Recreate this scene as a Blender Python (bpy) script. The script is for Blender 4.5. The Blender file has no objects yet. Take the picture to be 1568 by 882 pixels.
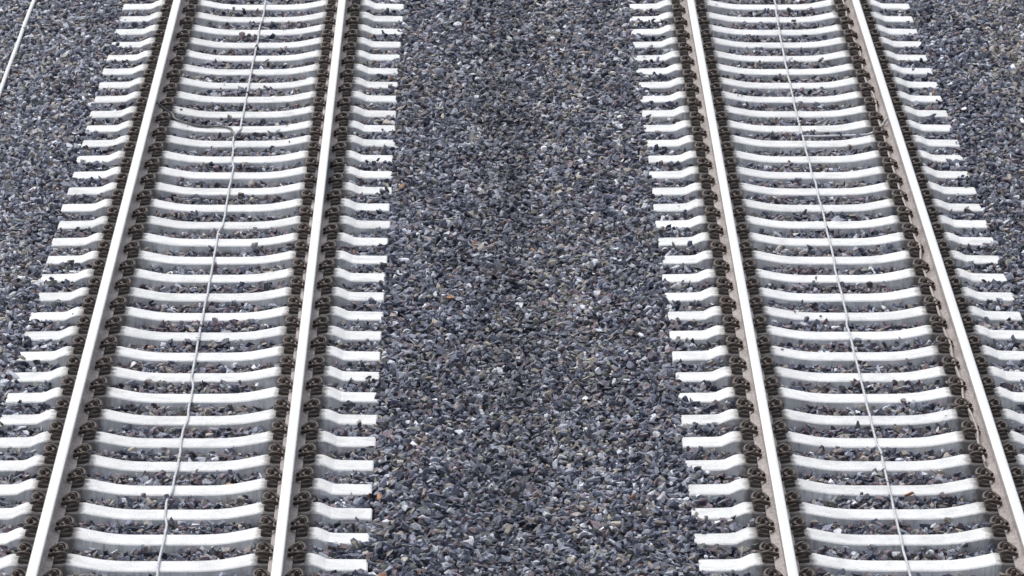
import bpy, bmesh, math, random
import numpy as np
from mathutils import Vector, Matrix
random.seed(7); rng=np.random.default_rng(11)
scene=bpy.context.scene
H=10.55; PITCH=13.34; YAW=0.30; LENS=218.9
CL=-2.012; CR=2.677; SP=0.609
Y0L=37.87; Y0R=37.85
YA,YB=24.0,86.0
def link(o,parent=None):
    scene.collection.objects.link(o)
    if parent: o.parent=parent
    return o
# ------------------------------------------------ node helpers
def mat(name):
    m=bpy.data.materials.new(name); m.use_nodes=True
    nt=m.node_tree; b=nt.nodes['Principled BSDF']; return m,nt,b
def N(nt,t,**k):
    n=nt.nodes.new(t)
    for a,v in k.items(): setattr(n,a,v)
    return n
def ramp(nt,fac,stops):
    r=nt.nodes.new('ShaderNodeValToRGB'); cr=r.color_ramp
    while len(cr.elements)<len(stops): cr.elements.new(0.5)
    for e,(p,c) in zip(cr.elements,stops):
        e.position=p; e.color=(c[0],c[1],c[2],1) if isinstance(c,tuple) else (c,c,c,1)
    nt.links.new(fac,r.inputs[0]); return r.outputs[0]
def mix(nt,fac,a,b,mode='MIX'):
    m=nt.nodes.new('ShaderNodeMix'); m.data_type='RGBA'; m.blend_type=mode
    for s,v in ((m.inputs[0],fac),(m.inputs[6],a),(m.inputs[7],b)):
        if hasattr(v,'is_output') : nt.links.new(v,s)
        elif isinstance(v,(int,float)): s.default_value=v
        else: s.default_value=(*v,1)
    return m.outputs[2]
def noise(nt,vec,scale,detail=4,rough=.55):
    n=nt.nodes.new('ShaderNodeTexNoise'); n.inputs['Scale'].default_value=scale
    n.inputs['Detail'].default_value=detail; n.inputs['Roughness'].default_value=rough
    if vec is not None: nt.links.new(vec,n.inputs['Vector'])
    return n.outputs['Fac']
def mapping(nt,vec,sc=(1,1,1)):
    m=nt.nodes.new('ShaderNodeMapping'); m.inputs['Scale'].default_value=sc
    nt.links.new(vec,m.inputs['Vector']); return m.outputs[0]
def math_(nt,op,a,b=None,c=None):
    n=nt.nodes.new('ShaderNodeMath'); n.operation=op
    for i,v in enumerate((a,b,c)):
        if v is None: continue
        if hasattr(v,'is_output'): nt.links.new(v,n.inputs[i])
        else: n.inputs[i].default_value=v
    return n.outputs[0]
def maprange(nt,v,a,b,c,d):
    n=nt.nodes.new('ShaderNodeMapRange'); nt.links.new(v,n.inputs[0])
    for i,q in enumerate((a,b,c,d)): n.inputs[i+1].default_value=q
    return n.outputs[0]
def bump(nt,b,h,strength,dist):
    n=nt.nodes.new('ShaderNodeBump'); n.inputs['Strength'].default_value=strength; n.inputs['Distance'].default_value=dist
    nt.links.new(h,n.inputs['Height']); nt.links.new(n.outputs[0],b.inputs['Normal'])
# ------------------------------------------------ materials
def m_concrete():
    m,nt,b=mat('sleeper_concrete')
    tc=N(nt,'ShaderNodeTexCoord'); oi=N(nt,'ShaderNodeObjectInfo')
    add=N(nt,'ShaderNodeVectorMath',operation='MULTIPLY_ADD')
    nt.links.new(oi.outputs['Random'],add.inputs[0]); add.inputs[1].default_value=(37,53,71)
    nt.links.new(tc.outputs['Object'],add.inputs[2]); v=add.outputs[0]
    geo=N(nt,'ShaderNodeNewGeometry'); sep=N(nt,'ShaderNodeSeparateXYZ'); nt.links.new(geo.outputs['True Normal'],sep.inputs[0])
    base=ramp(nt,noise(nt,v,6,6,.7),[(.32,(.60,.61,.605)),(.5,(.73,.74,.735)),(.7,(.81,.815,.81))])
    fine=ramp(nt,noise(nt,v,85,3),[(.3,.78),(.58,1.0)])
    top=mix(nt,1.0,base,fine,'MULTIPLY')
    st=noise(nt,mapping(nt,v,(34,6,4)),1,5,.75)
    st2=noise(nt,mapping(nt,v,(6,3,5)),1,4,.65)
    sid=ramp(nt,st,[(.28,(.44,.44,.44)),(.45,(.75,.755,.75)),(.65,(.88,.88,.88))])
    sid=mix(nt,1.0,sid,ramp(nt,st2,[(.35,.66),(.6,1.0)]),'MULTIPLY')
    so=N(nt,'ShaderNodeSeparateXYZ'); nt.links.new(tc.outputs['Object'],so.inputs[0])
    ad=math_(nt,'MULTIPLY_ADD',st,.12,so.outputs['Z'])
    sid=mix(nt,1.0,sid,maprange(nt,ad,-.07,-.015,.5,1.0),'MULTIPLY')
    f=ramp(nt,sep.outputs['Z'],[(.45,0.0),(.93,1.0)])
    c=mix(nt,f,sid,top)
    dirt=ramp(nt,noise(nt,mapping(nt,v,(3,7,6)),1,6,.75),[(.54,0.0),(.72,.5)])
    c=mix(nt,dirt,c,(.39,.385,.375))
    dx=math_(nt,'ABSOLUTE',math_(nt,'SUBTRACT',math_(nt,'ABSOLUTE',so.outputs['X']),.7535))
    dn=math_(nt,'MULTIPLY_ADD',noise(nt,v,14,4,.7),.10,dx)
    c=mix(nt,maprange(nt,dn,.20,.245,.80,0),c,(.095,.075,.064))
    rv=ramp(nt,oi.outputs['Random'],[(0,.89),(1,1.0)])
    c=mix(nt,1.0,c,rv,'MULTIPLY')
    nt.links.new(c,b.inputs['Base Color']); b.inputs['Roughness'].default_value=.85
    b.inputs['Specular IOR Level'].default_value=.3
    bump(nt,b,noise(nt,v,70,5,.7),.45,.005); return m
def m_rust():
    m,nt,b=mat('rail_side_rust')
    tc=N(nt,'ShaderNodeTexCoord'); v=tc.outputs['Object']
    c=ramp(nt,noise(nt,mapping(nt,v,(8,2.2,8)),1,6,.7),[(.3,(.23,.20,.188)),(.5,(.36,.32,.302)),(.7,(.46,.425,.41))])
    c2=ramp(nt,noise(nt,mapping(nt,v,(60,20,60)),1,3,.6),[(.3,.62),(.6,1.0)])
    c=mix(nt,1.0,c,c2,'MULTIPLY')
    # old grease stain on one short length of the inner left rail
    g=N(nt,'ShaderNodeNewGeometry'); sp=N(nt,'ShaderNodeSeparateXYZ'); nt.links.new(g.outputs['Position'],sp.inputs[0])
    dy=math_(nt,'ABSOLUTE',math_(nt,'SUBTRACT',sp.outputs['Y'],49.0)); dx=math_(nt,'ABSOLUTE',math_(nt,'ADD',sp.outputs['X'],1.2585))
    fy=maprange(nt,math_(nt,'MULTIPLY_ADD',noise(nt,v,6,4),1.0,dy),1.1,1.7,.85,0); fx=maprange(nt,dx,.1,.2,1,0)
    c=mix(nt,math_(nt,'MULTIPLY',fx,fy),c,(.055,.060,.075))
    nt.links.new(c,b.inputs['Base Color']); b.inputs['Roughness'].default_value=.8
    bump(nt,b,noise(nt,v,150,3),.3,.002); return m
def m_steel():
    m,nt,b=mat('rail_head_steel')
    tc=N(nt,'ShaderNodeTexCoord'); v=tc.outputs['Object']
    n=noise(nt,mapping(nt,v,(90,.7,20)),1,4,.6)
    c=ramp(nt,n,[(.3,(.86,.82,.805)),(.65,(.96,.94,.93))])  # steel colour lightened so the heads show a near-white sky reflection
    nt.links.new(c,b.inputs['Base Color']); b.inputs['Metallic'].default_value=1
    r=ramp(nt,n,[(.3,.26),(.7,.16)]); nt.links.new(r,b.inputs['Roughness']); return m
def m_dark(name,c1,c2,rough=.6):
    m,nt,b=mat(name); tc=N(nt,'ShaderNodeTexCoord'); v=tc.outputs['Object']
    c=ramp(nt,noise(nt,v,35,4,.65),[(.35,c1),(.65,c2)])
    nt.links.new(c,b.inputs['Base Color']); b.inputs['Roughness'].default_value=rough
    bump(nt,b,noise(nt,v,180,3),.3,.002); return m
def m_stone():
    m,nt,b=mat('ballast_stone')
    at=N(nt,'ShaderNodeAttribute',attribute_type='INSTANCER',attribute_name='col')
    tc=N(nt,'ShaderNodeTexCoord'); oi=N(nt,'ShaderNodeObjectInfo')
    add=N(nt,'ShaderNodeVectorMath',operation='MULTIPLY_ADD')
    nt.links.new(oi.outputs['Random'],add.inputs[0]); add.inputs[1].default_value=(37,53,71)
    nt.links.new(tc.outputs['Object'],add.inputs[2]); v=add.outputs[0]
    d=ramp(nt,noise(nt,v,1.6,5,.7),[(.3,.66),(.5,1.0),(.72,1.35)])
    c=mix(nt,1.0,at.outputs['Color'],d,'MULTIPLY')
    nt.links.new(c,b.inputs['Base Color']); b.inputs['Roughness'].default_value=.45
    b.inputs['Specular IOR Level'].default_value=.65
    bump(nt,b,noise(nt,v,3.5,4,.7),.4,.15); return m
def m_ground():
    m,nt,b=mat('ballast_bed')
    tc=N(nt,'ShaderNodeTexCoord'); v=tc.outputs['Object']
    vo=N(nt,'ShaderNodeTexVoronoi'); vo.inputs['Scale'].default_value=20; nt.links.new(v,vo.inputs['Vector'])
    c=ramp(nt,vo.outputs['Color'],[(.1,(.06,.06,.07)),(.5,(.16,.16,.17)),(.9,(.32,.32,.32))])
    e=ramp(nt,vo.outputs['Distance'],[(.0,1.0),(.75,.12)])
    c=mix(nt,1.0,c,e,'MULTIPLY')
    nt.links.new(c,b.inputs['Base Color']); b.inputs['Roughness'].default_value=.9
    bump(nt,b,e,1.0,.03); return m
M_CON=m_concrete(); M_RUST=m_rust(); M_STEEL=m_steel()
M_CLIP=m_dark('fastening_iron',(.020,.015,.013),(.095,.066,.052),.55)
M_PAD=m_dark('fastening_plate',(.018,.015,.014),(.070,.054,.046),.8)
M_CABLE=m_dark('cable_sheath_grey',(.36,.37,.39),(.58,.59,.61),.5)
M_CABLEL=m_dark('cable_sheath_light',(.50,.51,.53),(.70,.71,.72),.5)
M_CABLED=m_dark('cable_sheath_dark',(.05,.05,.055),(.16,.16,.165),.5)
M_CABLEB=m_dark('cable_sheath_brown',(.26,.22,.20),(.42,.38,.36),.6)
M_PIPE=m_dark('pipe_plastic',(.60,.61,.62),(.75,.75,.75),.5)
M_STONE=m_stone(); M_GROUND=m_ground()
# ------------------------------------------------ sleeper
SEAT=-0.184
def sleeper_mesh():
    half=[(0,-.042,.118),(.20,-.042,.118),(.30,-.039,.119),(.38,-.032,.121),(.46,-.018,.124),(.53,-.004,.127),(.565,.004,.128),(.60,.004,.129),
          (.63,-.001,.130),(.88,-.001,.131),(.905,.005,.131),(.955,.004,.131),(.985,-.006,.131),(1.035,-.030,.130),(1.07,-.034,.130),(1.292,-.037,.128),(1.300,-.043,.126)]
    pts=[(-x,z,w) for x,z,w in half[::-1]]+half[1:]
    bm=bmesh.new(); rows=[]
    for x,z,w in pts:
        bev=.009
        sec=[(-w-.028,-.215),(-w-.002,z-bev),(-w+bev*.5,z-.0035),(-w+bev*1.5,z),(w-bev*1.5,z),(w-bev*.5,z-.0035),(w+.002,z-bev),(w+.028,-.215)]
        rows.append([bm.verts.new((x,y,zz)) for y,zz in sec])
    for a,b in zip(rows,rows[1:]):
        for i in range(len(a)-1): bm.faces.new((a[i],b[i],b[i+1],a[i+1]))
    bm.faces.new(rows[0]); bm.faces.new(rows[-1][::-1])
    bmesh.ops.recalc_face_normals(bm,faces=bm.faces)
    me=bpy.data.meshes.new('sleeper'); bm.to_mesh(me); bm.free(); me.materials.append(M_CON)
    me.shade_flat(); return me
# ------------------------------------------------ tube helper
def tube(bm,pts,r,seg=8,mi=0):
    P=[Vector(p) for p in pts]; rings=[]
    up=Vector((0,0,1))
    for i,p in enumerate(P):
        t=(P[min(i+1,len(P)-1)]-P[max(i-1,0)]).normalized()
        a=t.cross(up)
        if a.length<.05: a=t.cross(Vector((1,0,0)))
        a.normalize(); b=t.cross(a).normalized()
        rings.append([bm.verts.new(p+(a*math.cos(2*math.pi*k/seg)+b*math.sin(2*math.pi*k/seg))*r) for k in range(seg)])
    for A,B in zip(rings,rings[1:]):
        for k in range(seg):
            f=bm.faces.new((A[k],A[(k+1)%seg],B[(k+1)%seg],B[k])); f.smooth=True; f.material_index=mi
    for c in (rings[0],rings[-1]):
        f=bm.faces.new(c); f.material_index=mi
def smooth_path(pts,n=5):
    out=[]; P=[Vector(p) for p in pts]
    for i in range(len(P)-1):
        p0=P[max(i-1,0)];p1=P[i];p2=P[i+1];p3=P[min(i+2,len(P)-1)]
        for j in range(n):
            t=j/n
            out.append(.5*((2*p1)+(-p0+p2)*t+(2*p0-5*p1+4*p2-p3)*t*t+(-p0+3*p1-3*p2+p3)*t**3))
    out.append(P[-1]); return out
def box(bm,pr,mi):
    v=[bm.verts.new(p) for p in pr]
    for q in ((0,3,2,1),(4,5,6,7),(0,1,5,4),(1,2,6,5),(2,3,7,6),(3,0,4,7)):
        f=bm.faces.new([v[i] for i in q]); f.material_index=mi
def fastening_mesh():
    bm=bmesh.new()
    for rc in (-.7535,.7535):
        for s in (-1,1):
            def L(u,v,w): return (rc+s*u,v,w)
            box(bm,[L(.078,-.105,-.004),L(.150,-.095,-.004),L(.150,.095,-.004),L(.078,.105,-.004),
                    L(.080,-.098,.012),L(.147,-.088,.020),L(.147,.088,.020),L(.080,.098,.012)],1)
            half=[(.050,.055,.042),(.066,.086,.052),(.092,.106,.066),(.122,.106,.072),(.146,.086,.062),(.152,.058,.050),(.144,.034,.046),(.118,.030,.052),(.096,.022,.060),(.086,0,.062)]
            path=[L(u,-v,w) for u,v,w in half]+[L(u,v,w) for u,v,w in half[::-1][1:]]
            tube(bm,smooth_path(path,4),.0125,8,0)
            for r,z0,z1,n,ph in ((.025,.058,.064,14,0),(.0185,.064,.088,6,.3),(.012,.088,.098,8,0)):
                a=[bm.verts.new(L(.118+r*math.cos(2*math.pi*k/n+ph),r*math.sin(2*math.pi*k/n+ph),z0)) for k in range(n)]
                b=[bm.verts.new(L(.118+r*.94*math.cos(2*math.pi*k/n+ph),r*.94*math.sin(2*math.pi*k/n+ph),z1)) for k in range(n)]
                for k in range(n): bm.faces.new((a[k],a[(k+1)%n],b[(k+1)%n],b[k]))
                bm.faces.new(b)
        box(bm,[(rc-.0765,-.09,-.0035),(rc+.0765,-.09,-.0035),(rc+.0765,.09,-.0035),(rc-.0765,.09,-.0035),
                (rc-.0765,-.09,.0115),(rc+.0765,-.09,.0115),(rc+.0765,.09,.0115),(rc-.0765,.09,.0115)],1)
    bmesh.ops.recalc_face_normals(bm,faces=bm.faces)
    me=bpy.data.meshes.new('fastening'); bm.to_mesh(me); bm.free()
    me.materials.append(M_CLIP); me.materials.append(M_PAD); return me
def rail_mesh():
    hp=[(0,0),(.018,-.0004),(.029,-.0024),(.034,-.007),(.0365,-.014),(.0370,-.037),(.030,-.044),(.011,-.055),(.0085,-.075),(.0085,-.11),(.012,-.135),(.026,-.147),(.05,-.154),(.075,-.160),(.075,-.172)]
    prof=[(-x,z) for x,z in hp[::-1]]+hp[1:]
    bm=bmesh.new(); ys=np.arange(YA,YB+.1,2.0); rows=[[bm.verts.new((x,y,z)) for x,z in prof] for y in ys]
    n=len(prof)
    for a,b in zip(rows,rows[1:]):
        for i in range(n):
            j=(i+1)%n; f=bm.faces.new((a[i],a[j],b[j],b[i]))
            zc=(prof[i][1]+prof[j][1])/2
            f.material_index=1 if zc>-.0110 and j!=0 else 0
            f.smooth=zc>-.0110 and j!=0
    bm.faces.new(rows[0]); bm.faces.new(rows[-1][::-1])
    bmesh.ops.recalc_face_normals(bm,faces=bm.faces)
    me=bpy.data.meshes.new('rail'); bm.to_mesh(me); bm.free()
    me.materials.append(M_RUST); me.materials.append(M_STEEL); return me
SM=sleeper_mesh(); FM=fastening_mesh(); RM=rail_mesh()
sleeper_y={}
for C,Y0 in ((CL,Y0L),(CR,Y0R)):
    tr=bpy.data.objects.new('railway_track',None); link(tr); tr.location=(C,0,0)
    for i,s in enumerate((-1,1)):
        r=link(bpy.data.objects.new('rail_%d'%(i+1),RM),tr); r.location=(s*.7535,0,0)
    ys=[]; k=0
    n0=int((YA-Y0)/SP)-0; n1=int((YB-Y0)/SP)
    for n in range(n0,n1):
        y=Y0+n*SP+random.uniform(-.009,.009); ys.append(y); k+=1
        o=link(bpy.data.objects.new('sleeper_%d'%k,SM),tr)
        o.location=(random.uniform(-.008,.008),y,SEAT+random.uniform(-.003,.0)); o.rotation_euler=(0,0,random.uniform(-.004,.004))
        f=link(bpy.data.objects.new('fastenings_%d'%k,FM),tr); f.location=(0,y,SEAT)
    sleeper_y[C]=np.array(ys)
# ------------------------------------------------ ballast surface
def zb(x):
    x=np.asarray(x,float)
    return np.interp(x,[-400,-8,-4.6,-4.0,-3.45,-3.31,-3.1,-2.75,-2.5,-1.5,-1.25,-.9,-.7,-.3,.33,.95,1.37,1.6,1.92,2.2,3.2,3.45,3.75,3.98,4.3,4.9,5.6,8,400],
        [-.75,-.62,-.46,-.36,-.25,-.245,-.258,-.283,-.268,-.268,-.283,-.258,-.240,-.255,-.31,-.255,-.240,-.258,-.283,-.268,-.268,-.283,-.258,-.240,-.25,-.33,-.44,-.6,-.75])
def wav(x,y,seed,f):
    r=np.random.default_rng(seed); o=np.zeros_like(x)
    for i in range(9):
        a=r.uniform(0,6.28); k=f*r.uniform(.5,2.0); o+=np.sin((x*math.cos(a)+y*math.sin(a))*k+r.uniform(0,6.28))
    return o/3.0
bm=bmesh.new(); xs=[-400,-60,-8,-4.6,-4.0,-3.45,-3.31,-3.1,-2.75,-1.25,-.9,-.7,-.3,.33,.95,1.37,1.6,1.92,3.45,3.75,3.98,4.3,4.9,5.6,8,60,400]
yg=[-300,0,20,30,40,50,60,80,150,600,3000]
g=[[bm.verts.new((x,y,float(zb(x))-.035)) for x in xs] for y in yg]
for a,b in zip(g,g[1:]):
    for i in range(len(xs)-1): bm.faces.new((a[i],a[i+1],b[i+1],b[i]))
me=bpy.data.meshes.new('ground'); bm.to_mesh(me); bm.free(); me.materials.append(M_GROUND)
link(bpy.data.objects.new('ground',me))
# ------------------------------------------------ stone variants (unlinked collection)
col=bpy.data.collections.new('ballast_stone_shapes'); NV=24
for i in range(NV):
    bm=bmesh.new(); n=random.randint(8,13); a=(1.1,random.uniform(.6,.9),random.uniform(.38,.65))
    for k in range(n):
        v=Vector((random.gauss(0,1),random.gauss(0,1),random.gauss(0,1))).normalized()
        v=Vector([math.copysign(abs(c)**.7,c) for c in v])*random.uniform(.85,1.05)
        bm.verts.new((v.x*a[0],v.y*a[1],v.z*a[2]))
    r=bmesh.ops.convex_hull(bm,input=bm.verts)
    bad=[v for v in bm.verts if not v.link_faces]
    bmesh.ops.delete(bm,geom=bad,context='VERTS')
    bmesh.ops.dissolve_limit(bm,angle_limit=.2,verts=bm.verts,edges=bm.edges)
    bmesh.ops.recalc_face_normals(bm,faces=bm.faces)
    me=bpy.data.meshes.new('stone_shape_%02d'%i); bm.to_mesh(me); bm.free(); me.materials.append(M_STONE)
    col.objects.link(bpy.data.objects.new('stone_shape_%02d'%i,me))
# ------------------------------------------------ stone points
d=.041
gx=np.arange(-6.2,7.2,d); gy=np.arange(34.0,60.5,d)
X,Y=np.meshgrid(gx,gy); X=X.ravel()+rng.uniform(-.6,.6,X.size)*d; Y=Y.ravel()+rng.uniform(-.6,.6,Y.size)*d
def on_sleeper(X,Y,my,mx=1.31):
    hit=np.zeros(X.size,bool)
    for C,ys in sleeper_y.items():
        j=np.clip(np.searchsorted(ys,Y),1,len(ys)-1)
        dy=np.minimum(np.abs(Y-ys[j]),np.abs(Y-ys[j-1]))
        hit|=(np.abs(X-C)<mx)&(dy<my)
    return hit
keep=~on_sleeper(X,Y,.140,1.30)
X=X[keep];Y=Y[keep]
n=X.size
Z=zb(X)+rng.normal(0,.012,n)+.012*wav(X,Y,3,5.0)
R=rng.uniform(.021,.041,n)*np.where(rng.random(n)<.12,1.25,1.0)
m=int(n*.16); idx=rng.choice(n,m,replace=False)
X2=X[idx]+rng.uniform(-.03,.03,m);Y2=Y[idx]+rng.uniform(-.02,.02,m);Z2=Z[idx]+rng.uniform(.012,.036,m);R2=R[idx]*.85
ns=150; C_=rng.choice([CL,CR],ns); Xs=C_+rng.uniform(-1.25,1.25,ns)
Ys=np.array([rng.choice(sleeper_y[c]) for c in C_])+rng.uniform(-.1,.1,ns)
off=np.abs(Xs-C_); ok=(np.abs(off-.7535)>.2)
Xs=Xs[ok];Ys=Ys[ok];off=off[ok]
Zs=SEAT+np.interp(off,[0,.32,.53,1.0,1.04,1.3],[-.042,-.038,-.004,-.01,-.03,-.036])+.007
Rs=rng.uniform(.008,.018,Xs.size)
X=np.concatenate([X,X2,Xs]);Y=np.concatenate([Y,Y2,Ys]);Z=np.concatenate([Z,Z2,Zs]);R=np.concatenate([R,R2,Rs]); n=X.size
nr=Xs.size
rot=np.stack([rng.normal(0,.6,n),rng.normal(0,.6,n),rng.uniform(0,6.28,n)],1)
rot[-nr:,:2]*=.2
scl=np.stack([R*rng.uniform(.9,1.2,n),R*rng.uniform(.85,1.1,n),R*rng.uniform(.8,1.15,n)],1)
pal=np.array([(.040,.048,.080),(.120,.134,.190),(.25,.268,.335),(.175,.128,.152),(.29,.25,.235),(.41,.37,.31),(.58,.60,.65),(.205,.215,.19),(.80,.805,.83),(.50,.26,.14)])
w0=np.array([.24,.26,.20,.11,.04,.025,.075,.03,.02,.0015])
zone_brown=np.array([.16,.17,.15,.25,.12,.045,.055,.035,.012,.002])
zone_tan=np.array([.13,.15,.15,.09,.16,.17,.08,.09,.02,.0015])
zone_lt=np.array([.12,.20,.27,.06,.06,.06,.17,.04,.03,.0015])
t=.13*wav(X,Y,21,1.6)
inn=((np.abs(X-CL)<1.05)|(np.abs(X-CR)<1.05)).astype(float)*.8
tan=np.clip(np.exp(-((X-.74)/.22)**2)*.55+np.clip((X-4.3)/.5,0,1)*.95+t,0,1)*(inn==0)
lt=np.clip((-3.3-X)/.3,0,1)*np.clip((X+4.9)/.5,0,1)*.9
W=w0[None]*(np.clip(1-inn-tan-lt,.05,1))[:,None]+zone_brown[None]*inn[:,None]+zone_tan[None]*tan[:,None]+zone_lt[None]*lt[:,None]
W/=W.sum(1,keepdims=True); cs=W.cumsum(1); u=rng.random(n)[:,None]; ci=np.minimum((u>cs).sum(1),9)
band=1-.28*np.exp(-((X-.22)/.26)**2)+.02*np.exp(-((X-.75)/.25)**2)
for xr in (CL-.7535,CL+.7535,CR-.7535,CR+.7535): band*=1-.55*np.exp(-((X-xr)/.17)**4)  # stone colours darkened beside each rail, painting in the shadow there
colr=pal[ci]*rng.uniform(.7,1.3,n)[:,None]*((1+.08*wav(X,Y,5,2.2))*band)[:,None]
me=bpy.data.meshes.new('ballast_gravel'); me.vertices.add(n)
me.vertices.foreach_set('co',np.stack([X,Y,Z],1).astype(np.float32).ravel())
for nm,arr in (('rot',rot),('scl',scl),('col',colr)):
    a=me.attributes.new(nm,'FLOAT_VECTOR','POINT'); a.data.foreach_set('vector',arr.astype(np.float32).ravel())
a=me.attributes.new('vid','INT','POINT'); a.data.foreach_set('value',rng.integers(0,NV,n).astype(np.int32))
me.update()
bo=link(bpy.data.objects.new('ballast_gravel',me))
ng=bpy.data.node_groups.new('scatter_stones','GeometryNodeTree')
ng.interface.new_socket('Geometry',in_out='INPUT',socket_type='NodeSocketGeometry')
ng.interface.new_socket('Geometry',in_out='OUTPUT',socket_type='NodeSocketGeometry')
gi=ng.nodes.new('NodeGroupInput'); go=ng.nodes.new('NodeGroupOutput')
iop=ng.nodes.new('GeometryNodeInstanceOnPoints'); cinfo=ng.nodes.new('GeometryNodeCollectionInfo')
cinfo.inputs['Collection'].default_value=col; cinfo.inputs['Separate Children'].default_value=True; cinfo.inputs['Reset Children'].default_value=True
def na(name,t):
    q=ng.nodes.new('GeometryNodeInputNamedAttribute'); q.data_type=t; q.inputs['Name'].default_value=name
    return q.outputs['Attribute']
ng.links.new(gi.outputs[0],iop.inputs['Points']); ng.links.new(cinfo.outputs[0],iop.inputs['Instance'])
iop.inputs['Pick Instance'].default_value=True
ng.links.new(na('vid','INT'),iop.inputs['Instance Index'])
ng.links.new(na('rot','FLOAT_VECTOR'),iop.inputs['Rotation'])
ng.links.new(na('scl','FLOAT_VECTOR'),iop.inputs['Scale'])
ng.links.new(iop.outputs[0],go.inputs[0])
md=bo.modifiers.new('scatter','NODES'); md.node_group=ng
# ------------------------------------------------ cables
def cable_obj(name,paths):
    bm=bmesh.new(); mats=[]
    for pts,r,mt in paths:
        if mt not in mats: mats.append(mt)
        tube(bm,pts,r,8,mats.index(mt))
    bmesh.ops.recalc_face_normals(bm,faces=bm.faces)
    me=bpy.data.meshes.new(name); bm.to_mesh(me); bm.free()
    for q in mats: me.materials.append(q)
    return link(bpy.data.objects.new(name,me))
ZS=SEAT-.042
def centre_line(C,base,seed):
    r=random.Random(seed); pts=[]
    ys=sleeper_y[C]
    dr=0
    for i,y in enumerate(ys):
        if r.random()<.55: dr=.5*dr+r.gauss(0,.009)
        x=float(np.interp(y,*base))+dr
        pts+= [(x,y-.08,ZS+.009),(x+r.gauss(0,.0015),y+.08,ZS+.009)]
        if i+1<len(ys): pts.append((x+r.gauss(0,.002),(y+ys[i+1])/2,ZS+.006+r.uniform(-.004,.006)))
    return pts
lb=([24,37,49.8,50.7,51.2,57,86],[-2.05,-2.045,-2.035,-2.055,-2.015,-2.0,-2.0])
rb=([24,37,45,50.6,53,57,86],[2.69,2.692,2.688,2.698,2.70,2.735,2.735])
pl=centre_line(CL,lb,4); pr=centre_line(CR,rb,9)
def nearest(a,v): return float(a[np.argmin(np.abs(a-v))])
yl=nearest(sleeper_y[CL],51.1)
mids=(sleeper_y[CR][1:]+sleeper_y[CR][:-1])/2; ym=nearest(mids,50.7)
zl=ZS+.012
br_l=smooth_path([(-2.04,yl-.42,zl),(-2.075,yl-.22,zl+.004),(-2.10,yl-.04,zl),(-2.20,yl+.03,zl),(-2.35,yl+.02,zl+.002),(-2.47,yl+.05,zl+.025),(-2.57,yl+.13,zl+.045),(-2.60,yl+.30,-.165),(-2.665,yl+.34,-.13),(-2.735,yl+.36,-.075)],5)
br_r=smooth_path([(2.698,ym-.08,ZS+.012),(2.80,ym-.05,ZS+.004),(2.95,ym-.02,ZS+.002),(3.12,ym-.01,ZS+.004),(3.26,ym+.01,ZS+.012),(3.33,ym+.02,-.165),(3.37,ym+.04,-.14),(3.41,ym+.05,-.08)],5)
cable_obj('track_cable',[(smooth_path(pl,3),.0085,M_CABLE),(br_l,.010,M_CABLED)])
cable_obj('track_cable',[(smooth_path(pr,3),.0085,M_CABLE),(br_r,.011,M_CABLEL)])
rr=random.Random(3); pts=[]
y=40.0
while y<59:
    pts.append((3.43-.062-rr.uniform(0,.03),y,-.142+rr.uniform(-.006,.02))); y+=rr.uniform(.35,.6)
cable_obj('rail_bond_cable',[(smooth_path(pts,5),.009,M_CABLEB)])
pts=[(-4.20+rr.gauss(0,.004),y,-.350) for y in np.arange(24,86,1.5)]
cable_obj('trackside_pipe',[(smooth_path(pts,3),.019,M_PIPE)])
# ------------------------------------------------ camera, light, world
cd=bpy.data.cameras.new('camera'); cam=bpy.data.objects.new('camera',cd); link(cam)
cam.location=(0,0,H); cam.rotation_euler=(math.radians(90-PITCH),0,math.radians(-YAW))
cd.lens=LENS; cd.sensor_width=36; cd.clip_start=.5; cd.clip_end=6000; scene.camera=cam
cd.dof.use_dof=True; cd.dof.focus_distance=44.0; cd.dof.aperture_fstop=16.0
w=bpy.data.worlds.new('World'); scene.world=w; w.use_nodes=True; nt=w.node_tree
sky=nt.nodes.new('ShaderNodeTexSky'); sky.sky_type='NISHITA'; sky.sun_disc=False
EL,RO=58,-40
sky.sun_elevation=math.radians(EL); sky.sun_rotation=math.radians(RO); sky.air_density=1.0; sky.dust_density=4.0; sky.ozone_density=1.0
hs=nt.nodes.new('ShaderNodeHueSaturation'); hs.inputs['Saturation'].default_value=.42; hs.inputs['Value'].default_value=1.45
nt.links.new(sky.outputs[0],hs.inputs['Color'])
bg=nt.nodes['Background']; bg.inputs[1].default_value=.15; nt.links.new(hs.outputs[0],bg.inputs[0])
sd=bpy.data.lights.new('sun','SUN'); sd.energy=1.0; sd.angle=math.radians(35); sd.color=(1,.985,.965)
so=bpy.data.objects.new('sun',sd); link(so)
az=math.radians(RO); el=math.radians(EL)
dirv=Vector((math.sin(az)*math.cos(el),math.cos(az)*math.cos(el),math.sin(el)))
so.rotation_euler=dirv.to_track_quat('Z','Y').to_euler()
scene.view_settings.view_transform='Standard'; scene.view_settings.look='None'; scene.view_settings.exposure=0
